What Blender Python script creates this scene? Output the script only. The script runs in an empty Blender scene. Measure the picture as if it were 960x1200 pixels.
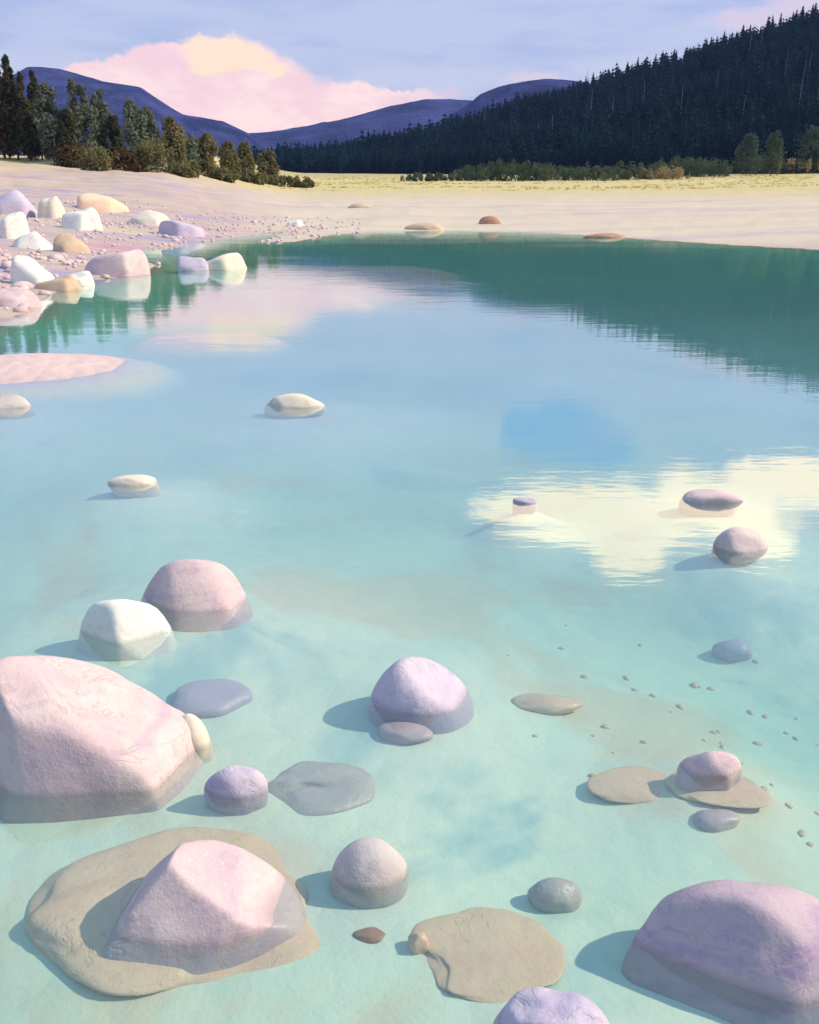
import bpy, bmesh, math, random
import numpy as np
from mathutils import Vector, Matrix, noise as mnoise

R = math.radians
scene = bpy.context.scene
col = scene.collection

# ------------------------------------------------------------------ camera
CAM_H = 1.8
PITCH = 19.36
F = 1039.2            # focal length in pixels of the 960 x 1200 picture
cam_data = bpy.data.cameras.new("camera")
cam = bpy.data.objects.new("camera", cam_data)
col.objects.link(cam)
cam.location = (0, 0, CAM_H)
cam.rotation_euler = (R(90 - PITCH), 0, 0)
cam_data.sensor_fit = 'VERTICAL'
cam_data.sensor_height = 24
cam_data.lens = 12 / math.tan(R(30))
cam_data.clip_start = 0.05
cam_data.clip_end = 30000
scene.camera = cam

# ------------------------------------------------------------------ exposure
scene.view_settings.view_transform = 'Standard'
scene.view_settings.look = 'None'
scene.view_settings.gamma = 1
scene.view_settings.exposure = 0.22
scene.view_settings.use_curve_mapping = False
scene.cycles.use_denoising = True
scene.cycles.max_bounces = 6
scene.cycles.use_adaptive_sampling = True
scene.cycles.adaptive_threshold = 0.025
scene.cycles.transparent_max_bounces = 16
scene.cycles.volume_bounces = 0
scene.cycles.caustics_reflective = False
scene.cycles.caustics_refractive = False

SUN_AZ, SUN_EL = 88, 38

CP, SP = math.cos(R(PITCH)), math.sin(R(PITCH))


def ray(px, py):
    """Direction through a point of the picture, y forward, z up."""
    x, v = px - 480, 600 - py
    return np.array([x, v * SP + F * CP, v * CP - F * SP])


def project(P):
    P = np.asarray(P, float)
    x, y, z = P[..., 0], P[..., 1], P[..., 2] - CAM_H
    zc = y * CP - z * SP
    yc = y * SP + z * CP
    return 480 + F * x / zc, 600 - F * yc / zc


def onplane(px, py, z=0.0):
    d = ray(px, py)
    t = (z - CAM_H) / d[2]
    return np.array([d[0] * t, d[1] * t, z])


def sky_dir(px, py, mirrored=False):
    d = ray(px, py)
    el = math.degrees(math.atan2(d[2], math.hypot(d[0], d[1])))
    return math.degrees(math.atan2(d[0], d[1])), (-el if mirrored else el)


# ------------------------------------------------------------------ sky
class Nodes:
    def __init__(self, tree):
        self.t = tree
        self.n = tree.nodes
        self.l = tree.links

    def put(self, node, i, v):
        if v is None:
            return
        if isinstance(v, bpy.types.NodeSocket):
            self.l.new(v, node.inputs[i])
        else:
            node.inputs[i].default_value = v

    def math(self, op, a, b=None, c=None, clamp=False):
        m = self.n.new('ShaderNodeMath')
        m.operation = op
        m.use_clamp = clamp
        for i, v in enumerate((a, b, c)):
            self.put(m, i, v)
        return m.outputs[0]

    def vec(self, op, a, b=None):
        m = self.n.new('ShaderNodeVectorMath')
        m.operation = op
        self.put(m, 0, a)
        self.put(m, 1, b)
        return m.outputs[0]

    def step(self, v, a, b, lo=0.0, hi=1.0):
        m = self.n.new('ShaderNodeMapRange')
        m.interpolation_type = 'SMOOTHSTEP'
        self.put(m, 0, v)
        for i, k in enumerate((a, b, lo, hi)):
            m.inputs[i + 1].default_value = k
        return m.outputs[0]

    def mix(self, f, a, b, mode='MIX'):
        m = self.n.new('ShaderNodeMix')
        m.data_type = 'RGBA'
        m.blend_type = mode
        self.put(m, 0, f)
        for i, v in ((6, a), (7, b)):
            if isinstance(v, (tuple, list)) and len(v) == 3:
                v = (*v, 1)
            self.put(m, i, v)
        return m.outputs[2]

    def noise(self, vec, scale, detail=4, rough=0.55, dist=0.0, color=False):
        m = self.n.new('ShaderNodeTexNoise')
        self.put(m, 'Vector', vec)
        m.inputs['Scale'].default_value = scale
        m.inputs['Detail'].default_value = detail
        m.inputs['Roughness'].default_value = rough
        m.inputs['Distortion'].default_value = dist
        return m.outputs['Color' if color else 'Fac']

    def mapping(self, vec, scale=(1, 1, 1), rot=(0, 0, 0)):
        m = self.n.new('ShaderNodeMapping')
        self.put(m, 'Vector', vec)
        m.inputs['Scale'].default_value = scale
        m.inputs['Rotation'].default_value = rot
        return m.outputs[0]

    def sep(self, v):
        m = self.n.new('ShaderNodeSeparateXYZ')
        self.put(m, 0, v)
        return m.outputs


world = bpy.data.worlds.new("World")
scene.world = world
world.use_nodes = True
W = Nodes(world.node_tree)
W.n.clear()
wout = W.n.new('ShaderNodeOutputWorld')
bg = W.n.new('ShaderNodeBackground')
bg.inputs['Strength'].default_value = 0.1
W.l.new(bg.outputs[0], wout.inputs[0])
skyt = W.n.new('ShaderNodeTexSky')
skyt.sky_type = 'NISHITA'
skyt.sun_disc = False
skyt.sun_elevation = R(SUN_EL)
skyt.sun_rotation = R(SUN_AZ)
skyt.ozone_density = 3.0
skyt.dust_density = 1.5
tc = W.n.new('ShaderNodeTexCoord')
dirv = W.vec('NORMALIZE', tc.outputs['Generated'])
wob = W.noise(dirv, 11, 5, 0.66, color=True)
wob = W.vec('SUBTRACT', wob, (0.5, 0.5, 0.5))
s = W.sep(dirv)
ws = W.sep(wob)
az = W.math('MULTIPLY', W.math('ARCTAN2', s[0], s[1]), 57.2958)
el = W.math('MULTIPLY', W.math('ARCSINE', s[2]), 57.2958)
azw = W.math('MULTIPLY_ADD', ws[0], 6.5, az)
elw = W.math('MULTIPLY_ADD', ws[1], 3.0, el)


def ellipse(cu, cv, ru, rv):
    u = W.math('DIVIDE', W.math('SUBTRACT', azw, cu), ru)
    v = W.math('DIVIDE', W.math('SUBTRACT', elw, cv), rv)
    return W.math('SUBTRACT', 1.0, W.math('SQRT', W.math('ADD', W.math('MULTIPLY', u, u), W.math('MULTIPLY', v, v))))


def cloud(parts, mirrored=False, edge=(-0.02, 0.22)):
    e = None
    for px, py, rx, ry in parts:
        cu, cv = sky_dir(px, py, mirrored)
        n = ellipse(cu, cv, rx * 0.0535, ry * 0.0535)
        e = n if e is None else W.math('MAXIMUM', e, n)
    return W.step(e, *edge)


# pastel evening veil over the physical sky (values are for strength 0.1)
streak = W.noise(W.mapping(dirv, (2.2, 2.2, 14)), 2.4, 5, 0.6)
veil = W.mix(W.step(el, 0, 14), (7.6, 7.6, 8.7), (6.1, 6.8, 8.5))
veil = W.mix(W.step(streak, 0.42, 0.66), veil, (5.0, 5.8, 8.1))
veil = W.mix(W.step(el, 16, 60), veil, (3.2, 5.6, 7.6))
skycol = W.mix(0.82, skyt.outputs[0], veil)
# bluer gap in the high veil
skycol = W.mix(cloud([(660, 505, 90, 45), (600, 500, 30, 30), (700, 530, 60, 22)], True, (-0.1, 0.5)), skycol, (2.6, 4.6, 8.6))
pink = cloud([(140, 86, 52, 17), (190, 92, 70, 34), (270, 118, 125, 62), (205, 67, 40, 12), (380, 122, 95, 27), (455, 116, 52, 12)])
inner = W.noise(W.mapping(dirv, (1, 1, 2.2)), 16, 4, 0.65)
skycol = W.mix(pink, skycol, W.mix(W.step(inner, 0.36, 0.66), (10.8, 7.3, 7.0), (11.8, 8.8, 7.6)))
gold = cloud([(262, 70, 52, 24), (305, 78, 34, 15)], edge=(0.0, 0.3))
skycol = W.mix(gold, skycol, (12.0, 8.9, 5.7))
wisp = cloud([(630, 92, 45, 10), (880, 28, 60, 14), (950, 10, 50, 18), (500, 116, 60, 10)], edge=(0.0, 0.6))
skycol = W.mix(W.math('MULTIPLY', wisp, 0.6), skycol, (9.0, 6.8, 7.3))
# bright cumulus above the picture, seen only mirrored in the lake
high = cloud([(640, 600, 90, 44), (735, 610, 110, 52), (740, 645, 60, 30), (590, 595, 46, 24), (840, 590, 100, 46), (930, 560, 90, 32), (880, 628, 55, 34)], True, (-0.06, 0.36))
skycol = W.mix(high, skycol, (21, 15.8, 10.6))
W.l.new(skycol, bg.inputs['Color'])

# ------------------------------------------------------------------ sun
sun_data = bpy.data.lights.new("sun", 'SUN')
sun_data.energy = 4.8
sun_data.angle = R(0.6)
sun_data.color = (1.0, 0.82, 0.58)
sun = bpy.data.objects.new("sun", sun_data)
col.objects.link(sun)
sv = Vector((math.sin(R(SUN_AZ)) * math.cos(R(SUN_EL)), math.cos(R(SUN_AZ)) * math.cos(R(SUN_EL)), math.sin(R(SUN_EL))))
sun.rotation_euler = sv.to_track_quat('Z', 'Y').to_euler()
sun.location = sv * 50


# ------------------------------------------------------------------ helpers
def tag(o, label=None, cat=None, group=None, kind=None):
    if label:
        o['label'] = label
    if cat:
        o['category'] = cat
    if group:
        o['group'] = group
    if kind:
        o['kind'] = kind
    return o


def link_mesh(name, verts, faces, mat, parent=None, smooth=False):
    me = bpy.data.meshes.new(name)
    me.from_pydata(np.asarray(verts).tolist(), [], [tuple(f) for f in faces])
    if mat:
        me.materials.append(mat)
    if smooth:
        me.polygons.foreach_set('use_smooth', np.ones(len(me.polygons), bool))
    me.update()
    o = bpy.data.objects.new(name, me)
    col.objects.link(o)
    if parent:
        o.parent = parent
    return o


def empty(name, loc, rz=0):
    o = bpy.data.objects.new(name, None)
    o.location = loc
    o.rotation_euler = (0, 0, rz)
    o.empty_display_size = 0.3
    col.objects.link(o)
    return o


def hash2(ix, iy, seed):
    n = (ix.astype(np.int64) * 374761393 + iy.astype(np.int64) * 668265263 + seed * 144269) & 0x7fffffff
    n = ((n ^ (n >> 13)) * 1274126177) & 0x7fffffff
    return ((n ^ (n >> 16)) & 0xffff) / 65535.0


def vnoise(x, y, seed=0):
    x, y = np.asarray(x, float), np.asarray(y, float)
    ix, iy = np.floor(x), np.floor(y)
    fx, fy = x - ix, y - iy
    fx, fy = fx * fx * (3 - 2 * fx), fy * fy * (3 - 2 * fy)
    a, b = hash2(ix, iy, seed), hash2(ix + 1, iy, seed)
    c, d = hash2(ix, iy + 1, seed), hash2(ix + 1, iy + 1, seed)
    return (a + (b - a) * fx) * (1 - fy) + (c + (d - c) * fx) * fy - 0.5


def fbm(x, y, oct=4, seed=0):
    r, amp = 0, 1.0
    for i in range(oct):
        r = r + amp * vnoise(x * 2 ** i, y * 2 ** i, seed + i * 17)
        amp *= 0.5
    return r


def sstep(a, b, x):
    t = np.clip((x - a) / (b - a), 0, 1)
    return t * t * (3 - 2 * t)


# ------------------------------------------------------------------ materials
def new_mat(name):
    m = bpy.data.materials.new(name)
    m.use_nodes = True
    N = Nodes(m.node_tree)
    N.n.clear()
    out = N.n.new('ShaderNodeOutputMaterial')
    return m, N, out


def principled(N, out, color, rough=0.8, bump=None, bdist=0.02, bstr=0.6, spec=0.3):
    p = N.n.new('ShaderNodeBsdfPrincipled')
    N.put(p, 'Base Color', color if not (isinstance(color, tuple) and len(color) == 3) else (*color, 1))
    N.put(p, 'Roughness', rough)
    p.inputs['Specular IOR Level'].default_value = spec
    if bump is not None:
        b = N.n.new('ShaderNodeBump')
        b.inputs['Distance'].default_value = bdist
        N.put(b, 'Strength', bstr)
        N.l.new(bump, b.inputs['Height'])
        N.l.new(b.outputs[0], p.inputs['Normal'])
    N.l.new(p.outputs[0], out.inputs[0])
    return p


def position(N):
    return N.n.new('ShaderNodeNewGeometry').outputs['Position']


def stone_mat(name, c1, c2, c3, wet=True):
    """Pale weathered stone: two broad tints, mineral specks, a damp darker band at the water."""
    m, N, out = new_mat(name)
    pos = position(N)
    oi = N.n.new('ShaderNodeObjectInfo')
    p2 = N.vec('ADD', pos, N.vec('MULTIPLY', oi.outputs['Random'], (7.0, 13.0, 5.0)))
    broad = N.noise(p2, 3.2, 4, 0.6, 0.4)
    grain = N.noise(p2, 38, 5, 0.7)
    speck = N.noise(p2, 120, 2, 0.5)
    c = N.mix(N.step(broad, 0.38, 0.62), c1, c2)
    vein = N.noise(N.mapping(p2, (1, 1, 4), (0.5, 0.3, 0)), 2.4, 4, 0.6, 1.2)
    c = N.mix(N.math('MULTIPLY', N.step(vein, 0.52, 0.66), 0.7), c, c3)
    c = N.mix(N.math('MULTIPLY', N.step(grain, 0.5, 0.72), 0.25), c, tuple(v * 0.62 for v in c1))
    c = N.mix(N.math('MULTIPLY', N.step(speck, 0.62, 0.7), 0.35), c, tuple(min(0.85, v * 1.3) for v in c2))
    fis = N.noise(N.vec('ADD', p2, (3.0, 8.0, 1.0)), 2.1, 6, 0.62, 0.8)
    crack = N.step(N.math('ABSOLUTE', N.math('SUBTRACT', fis, 0.5)), 0.0, 0.007, 1.0, 0.0)
    crack = N.math('MULTIPLY', crack, N.step(broad, 0.42, 0.55))
    c = N.mix(N.math('MULTIPLY', crack, 0.28), c, tuple(v * 0.4 for v in c1))
    stain = N.noise(N.vec('ADD', p2, (13.0, 2.0, 6.0)), 9, 6, 0.72)
    c = N.mix(N.math('MULTIPLY', N.step(stain, 0.54, 0.66), 0.3), c, tuple(v * 0.68 for v in c3))
    rough = 0.82
    if wet:
        edge = N.math('ADD', N.sep(pos)[2], N.math('MULTIPLY', N.math('SUBTRACT', broad, 0.5), 0.02))
        w = N.step(edge, 0.0, 0.022, 1.0, 0.0)
        c = N.mix(N.math('MULTIPLY', w, 0.4), c, tuple(v * 0.45 for v in c1))
        rough = N.math('MULTIPLY_ADD', w, -0.5, 0.82)
    h = N.math('ADD', N.math('MULTIPLY', broad, 1.5), N.math('MULTIPLY_ADD', grain, 0.35, N.math('MULTIPLY_ADD', speck, 0.12, N.math('MULTIPLY', crack, -0.15))))
    principled(N, out, c, rough, h, 0.022, 0.4)
    return m


STONE = {
    'pink': stone_mat('stone_pink', (0.60, 0.45, 0.49), (0.66, 0.54, 0.54), (0.50, 0.38, 0.48)),
    'lavender': stone_mat('stone_lavender', (0.50, 0.44, 0.58), (0.56, 0.50, 0.60), (0.42, 0.36, 0.56)),
    'mauve': stone_mat('stone_mauve', (0.47, 0.37, 0.45), (0.53, 0.43, 0.47), (0.36, 0.25, 0.43)),
    'white': stone_mat('stone_white', (0.76, 0.74, 0.70), (0.80, 0.79, 0.74), (0.66, 0.61, 0.62)),
    'cream': stone_mat('stone_cream', (0.74, 0.64, 0.53), (0.78, 0.71, 0.60), (0.64, 0.55, 0.55)),
    'ochre': stone_mat('stone_ochre', (0.55, 0.40, 0.28), (0.60, 0.47, 0.35), (0.48, 0.36, 0.32)),
    'grey': stone_mat('stone_grey', (0.50, 0.46, 0.47), (0.57, 0.52, 0.50), (0.40, 0.36, 0.40)),
    'tan': stone_mat('stone_tan', (0.86, 0.58, 0.41), (0.87, 0.64, 0.47), (0.78, 0.52, 0.43)),
    'rust': stone_mat('stone_rust', (0.42, 0.22, 0.15), (0.50, 0.30, 0.22), (0.36, 0.20, 0.18)),
}


def foliage_mat(name, c1, c2, scale=0.5):
    m, N, out = new_mat(name)
    pos = position(N)
    n = N.noise(pos, scale, 3, 0.6)
    oi = N.n.new('ShaderNodeObjectInfo')
    c = N.mix(N.step(n, 0.35, 0.65), c1, c2)
    c = N.mix(N.math('MULTIPLY', oi.outputs['Random'], 0.35), c, tuple(v * 0.6 for v in c1))
    d = N.n.new('ShaderNodeBsdfDiffuse')
    N.put(d, 0, c)
    t = N.n.new('ShaderNodeBsdfTranslucent')
    N.put(t, 0, c)
    mx = N.n.new('ShaderNodeMixShader')
    mx.inputs[0].default_value = 0.4
    N.l.new(d.outputs[0], mx.inputs[1])
    N.l.new(t.outputs[0], mx.inputs[2])
    N.l.new(mx.outputs[0], out.inputs[0])
    return m


LEAF = {
    'dark': foliage_mat('leaf_dark', (0.065, 0.070, 0.036), (0.095, 0.098, 0.050), 0.8),
    'grey': foliage_mat('leaf_grey', (0.15, 0.18, 0.13), (0.20, 0.23, 0.165), 0.8),
    'olive': foliage_mat('leaf_olive', (0.17, 0.165, 0.075), (0.23, 0.21, 0.105), 0.8),
    'russet': foliage_mat('leaf_russet', (0.105, 0.068, 0.035), (0.14, 0.095, 0.05), 0.8),
    'fir': foliage_mat('leaf_fir', (0.009, 0.026, 0.040), (0.016, 0.050, 0.060), 0.05),
    'shrub': foliage_mat('leaf_shrub', (0.085, 0.12, 0.07), (0.12, 0.155, 0.085), 0.25),
    'shrub_gold': foliage_mat('leaf_shrub_gold', (0.30, 0.24, 0.12), (0.36, 0.29, 0.14), 0.25),
}


def simple_mat(name, c1, c2, scale, rough=0.9, bdist=0.02):
    m, N, out = new_mat(name)
    pos = position(N)
    n = N.noise(pos, scale, 5, 0.65)
    principled(N, out, N.mix(N.step(n, 0.3, 0.7), c1, c2), rough, n, bdist, 0.5)
    return m


BARK = simple_mat('bark', (0.07, 0.045, 0.03), (0.14, 0.10, 0.07), 6)
SNAG = simple_mat('weathered_wood', (0.10, 0.16, 0.18), (0.17, 0.22, 0.23), 3)

# ------------------------------------------------------------------ shape of the shore
edge_px = [(-60, 392), (0, 374), (40, 368), (52, 350), (100, 330), (165, 322), (188, 310), (150, 303), (132, 296),
           (190, 291), (250, 283), (305, 274), (333, 270), (322, 277), (300, 284), (345, 284), (392, 275), (440, 271.5), (520, 270.5),
           (600, 271.5), (690, 276), (760, 281), (850, 287), (960, 293), (1080, 301)]
shore = [onplane(*p)[:2] for p in edge_px]
shore += [np.array(p) for p in ((36, 14), (44, -10), (40, -50), (-45, -50), (-26, -14), (-16, 2))]
shore = np.array(shore)


def shore_dist(x, y):
    """Signed distance to the water's edge, positive on land."""
    x, y = np.asarray(x, float), np.asarray(y, float)
    best = np.full(x.shape, 1e18)
    inside = np.zeros(x.shape, bool)
    n = len(shore)
    for i in range(n):
        (ax, ay), (bx, by) = shore[i], shore[(i + 1) % n]
        dx, dy = bx - ax, by - ay
        t = np.clip(((x - ax) * dx + (y - ay) * dy) / (dx * dx + dy * dy), 0, 1)
        best = np.minimum(best, (x - ax - t * dx) ** 2 + (y - ay - t * dy) ** 2)
        if ay != by:
            inside ^= ((ay > y) != (by > y)) & (x < ax + (y - ay) / (by - ay) * dx)
    d = np.sqrt(best)
    return np.where(inside, -d, d)


# stones that stand in the water: label, box of the visible part in the picture, stone kind, seed, shape
W_ = 'stones standing in the lake'
water_stones = [
    ('largest pale pink boulder at the left edge standing out of the water', (-42, 768, 236, 932), 'pink', 3, dict(ratio=0.62, sunk=0.25, facets=3, rz=0, planes=[((0.36, -0.12, 0.92), 0.58), ((0.05, -0.95, 0.32), 0.66), ((-0.82, -0.50, 0.28), 0.72), ((0.88, -0.2, 0.42), 0.76)])),
    ('small cream chip of stone touching the right tip of the largest boulder', (206, 836, 246, 878), 'cream', 5, dict(ratio=0.7)),
    ('domed pinkish stone farthest of the three on the left', (168, 655, 289, 716), 'pink', 7, dict(ratio=0.6, facets=3, rz=0, planes=[((-0.75, -0.5, 0.42), 0.70), ((0.05, -0.72, 0.69), 0.70), ((0.80, -0.2, 0.56), 0.70)])),
    ('low pale stone between the domed stone and the largest boulder', (94, 702, 201, 753), 'white', 9, dict(ratio=0.6, facets=3, rz=0, planes=[((-0.6, -0.6, 0.52), 0.68), ((0.55, -0.45, 0.70), 0.66), ((0.0, 0.1, 1.0), 0.78)])),
    ('lavender stone with a cream topped facet in the middle of the lake', (436, 769, 546, 838), 'lavender', 11, dict(ratio=0.8, facets=2, lump=0.1, rz=0, planes=[((0.42, -0.05, 0.90), 0.66)])),
    ('smooth pink stone on a brown submerged slab at the bottom left', (138, 984, 332, 1108), 'pink', 13, dict(ratio=0.68, facets=3, lump=0.1, rz=0, planes=[((0.55, 0.0, 0.83), 0.70), ((-0.80, 0.1, 0.58), 0.68), ((-0.1, -0.8, 0.58), 0.72)])),
    ('rounded grey lavender stone right of the smooth pink stone', (390, 981, 478, 1042), 'grey', 15, dict(ratio=0.75, facets=4, lump=0.1)),
    ('large mauve boulder filling the bottom right corner', (742, 1031, 1016, 1176), 'mauve', 17, dict(ratio=0.62, facets=2, lump=0.09, rz=0, planes=[((-0.55, -0.62, 0.55), 0.68)])),
    ('purple stone cut off by the bottom edge of the picture', (572, 1156, 724, 1262), 'lavender', 19, dict(ratio=0.7, facets=5)),
    ('flat pale pink stone lying on ochre slabs at the right', (797, 880, 869, 912), 'pink', 21, dict(ratio=0.55, facets=6)),
    ('flat pinkish stone in the yellow cloud reflection', (800, 573, 871, 590), 'pink', 23, dict(sunk=0.08, ratio=0.6)),
    ('rounder pink stone in front of the yellow cloud reflection', (836, 617, 900, 648), 'pink', 25, dict(sunk=0.08, ratio=0.7)),
    ('tiny dark violet stone at the left of the yellow reflection', (601, 583, 629, 590), 'lavender', 27, dict(sunk=0.08, ratio=0.5)),
    ('small cream stone alone in open water on the left', (126, 556, 184, 570), 'cream', 29, dict(sunk=0.08, ratio=0.55)),
    ('small half yellow half lilac stone in open water below the pink reflection', (314, 461, 380, 478), 'cream', 31, dict(sunk=0.08, ratio=0.55)),
    ('pale grey stone cut by the left edge in open water', (-28, 460, 36, 480), 'grey', 33, dict(ratio=0.6)),
    ('flat lilac grey stone left of the green grey sunken stone', (240, 897, 314, 936), 'lavender', 35, dict(ratio=0.6, facets=5)),
]
MOUND = []
for _lb, (_x0, _y0, _x1, _y1), _m, _s, _k in water_stones:
    _p = onplane((_x0 + _x1) / 2, _y1)
    _a = (_x1 - _x0) / 2 * _p[1] / F
    if _a < 0.4:
        MOUND.append((_p[0], _p[1] + _a * 0.6, _a, -(0.05 + 0.16 * _a)))

REFL_AND_SPIT = [onplane(30, 430), onplane(255, 312), onplane(8, 475)]  # first: added bar in place of a pink cloud reflection; second: the spit


def ground(x, y, d=None):
    x, y = np.asarray(x, float), np.asarray(y, float)
    if d is None:
        d = shore_dist(x, y)
    a = np.degrees(np.arctan2(x, np.maximum(y, 0.01)))
    left = 1 - sstep(-17, -6, a)
    left = np.where(y < 2, np.where(x < 0, 1.0, 0.0), left)
    slope = 0.036 + 0.046 * left
    cap = 430 - 335 * left
    de = np.where(d < cap, d, cap + 12 * np.tanh((d - cap) / 12))
    roll = fbm(x / 6, y / 6, 4, 3)
    land = slope * de + roll * 0.5 * sstep(0.5, 16, d) * (0.45 + 0.55 * left) + fbm(x / 1.3, y / 1.3, 3, 9) * 0.09 * sstep(0, 3, d)
    depth = 0.02 + 0.25 * (1 - np.exp(np.minimum(d, 0) / 3.0))
    bed = -depth + fbm(x / 1.7, y / 1.7, 3, 5) * 0.16 * sstep(0.3, 3, -d) * 0.6 + fbm(x / 0.35, y / 0.35, 2, 6) * 0.02 * sstep(0.3, 2, -d)
    z = np.where(d > 0, land, np.minimum(bed, -0.012))
    z = np.where(d > 0, z, z + np.maximum(-0.09 + fbm(x, y, 2, 7) * 0.03 - z, 0) * cloud_refl(x, y))  # bed lifted under the painted cloud reflection
    for mx_, my_, ma, mz in MOUND:
        r = np.hypot(x - mx_, y - my_) / ma
        z = z + np.maximum(mz - z, 0) * np.exp(-(r / 4.2) ** 2)
    r = np.hypot((x - REFL_AND_SPIT[0][0]) / 1.0, (y - REFL_AND_SPIT[0][1]) / 0.95)
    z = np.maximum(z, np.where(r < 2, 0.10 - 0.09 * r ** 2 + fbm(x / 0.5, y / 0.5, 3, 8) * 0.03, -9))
    r = np.hypot((x - REFL_AND_SPIT[1][0]) / 0.95, (y - REFL_AND_SPIT[1][1]) / 0.9)
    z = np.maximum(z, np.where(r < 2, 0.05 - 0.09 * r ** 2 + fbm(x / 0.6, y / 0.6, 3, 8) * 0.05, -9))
    return z


CLOUD_REFL = [((235, 392), 1.0, 1.1), ((330, 345), 2.0, 2.6), ((430, 318), 3.0, 4.5), ((270, 360), 1.4, 1.8)]  # spots where the cloud reflection is painted into the bed
CLOUD_REFL = [(*onplane(*p)[:2], rx, ry) for p, rx, ry in CLOUD_REFL]


def cloud_refl(x, y):
    """1 where the pink cloud reflection is painted into the bed and the added bar."""
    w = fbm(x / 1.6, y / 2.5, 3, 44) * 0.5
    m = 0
    for cx, cy, rx, ry in CLOUD_REFL:
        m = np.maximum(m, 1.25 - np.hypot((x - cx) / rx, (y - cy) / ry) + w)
    b = 1.9 - np.hypot((x - REFL_AND_SPIT[0][0]) / 1.0, (y - REFL_AND_SPIT[0][1]) / 0.95) + w
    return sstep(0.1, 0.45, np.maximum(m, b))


def gz(x, y):
    return float(ground(np.array([x]), np.array([y]))[0])


def hit(px, py, dmax=600):
    """Where the sight line through a point of the picture meets the ground."""
    d = ray(px, py)
    d = d / math.hypot(d[0], d[1])
    t = np.geomspace(1.0, dmax, 4000)
    z = CAM_H + d[2] * t
    g = ground(d[0] * t, d[1] * t)
    k = np.nonzero(g >= z)[0]
    i = k[0] if len(k) else len(t) - 1
    return np.array([d[0] * t[i], d[1] * t[i], g[i]])


# ------------------------------------------------------------------ ground sheet
azs = np.unique(np.concatenate([np.arange(-180, -50, 5.0), np.arange(-50, 50, 0.22), np.arange(50, 180, 5.0)]))
rads = np.concatenate([[0.0], np.geomspace(0.5, 3600, 290)])
A, Rr = np.meshgrid(np.radians(azs), rads, indexing='ij')
X, Y = Rr * np.sin(A), Rr * np.cos(A)
D = shore_dist(X, Y)
Z = ground(X, Y, D)
na, nr = A.shape
idx = np.arange(na * nr).reshape(na, nr)
i0, i1 = idx, np.roll(idx, -1, axis=0)
q = np.stack([i0[:, :-1], i0[:, 1:], i1[:, 1:], i1[:, :-1]], -1).reshape(-1, 4)

gm, N, out = new_mat('shore_ground')
pos = position(N)
at = N.n.new('ShaderNodeAttribute')
at.attribute_name = 'shore'
sd = at.outputs['Fac']
px_ = N.sep(pos)
stretch = N.mapping(pos, (0.35, 1.0, 1.0), (0, 0, 0.25))
patch = N.noise(stretch, 0.30, 4, 0.6, 0.9)
patch2 = N.noise(N.vec('ADD', stretch, (31.0, 17.0, 0.0)), 0.26, 4, 0.6, 1.1)
patch3 = N.noise(N.vec('ADD', stretch, (71.0, 7.0, 0.0)), 0.21, 4, 0.6, 1.1)
fine = N.noise(pos, 9, 6, 0.7)
pebb = N.n.new('ShaderNodeTexVoronoi')
N.put(pebb, 'Vector', pos)
pebb.inputs['Scale'].default_value = 5.5
c = N.mix(N.step(patch, 0.4, 0.56), (0.43, 0.33, 0.38), (0.52, 0.40, 0.34))       # lilac and peach gravel
c = N.mix(N.step(patch2, 0.54, 0.64), c, (0.33, 0.29, 0.46))                     # slate lavender
c = N.mix(N.math('MULTIPLY', N.step(patch3, 0.56, 0.66), 0.8), c, (0.55, 0.49, 0.32))  # straw coloured silt
pinkz = N.noise(N.vec('ADD', stretch, (11.0, 57.0, 0.0)), 0.17, 4, 0.6, 0.9)
c = N.mix(N.math('MULTIPLY', N.step(pinkz, 0.56, 0.66), 0.8), c, (0.52, 0.24, 0.33))
# far beach: pale even sand, dry yellow grass higher up
band = N.noise(N.mapping(pos, (0.02, 0.16, 0.1)), 1.0, 4, 0.6, 0.4)
sand = N.mix(N.step(band, 0.4, 0.6), (0.58, 0.47, 0.40), (0.60, 0.53, 0.42))
sand = N.mix(N.step(N.noise(N.mapping(pos, (0.015, 0.1, 0.1)), 1.7, 3, 0.5), 0.55, 0.68), sand, (0.53, 0.42, 0.43))
farside = N.math('MULTIPLY', N.step(px_[1], 30, 46), N.step(N.math('DIVIDE', px_[0], N.math('MAXIMUM', px_[1], 1.0)), -0.24, -0.10))
c = N.mix(farside, c, sand)
gd = N.math('ADD', sd, N.math('MULTIPLY_ADD', band, 70.0, -35.0))
c = N.mix(N.math('MULTIPLY', N.step(gd, 40, 95), 0.9), c, (0.56, 0.47, 0.20))
c = N.mix(N.math('MULTIPLY', N.step(gd, 190, 300), 0.7), c, (0.40, 0.34, 0.16))
c = N.mix(N.math('MULTIPLY', N.step(fine, 0.4, 0.75), 0.22), c, (0.40, 0.34, 0.38))
c = N.mix(N.math('MULTIPLY', N.step(N.sep(pebb.outputs['Color'])[0], 0.5, 0.9), 0.16), c, (0.60, 0.53, 0.52))
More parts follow.
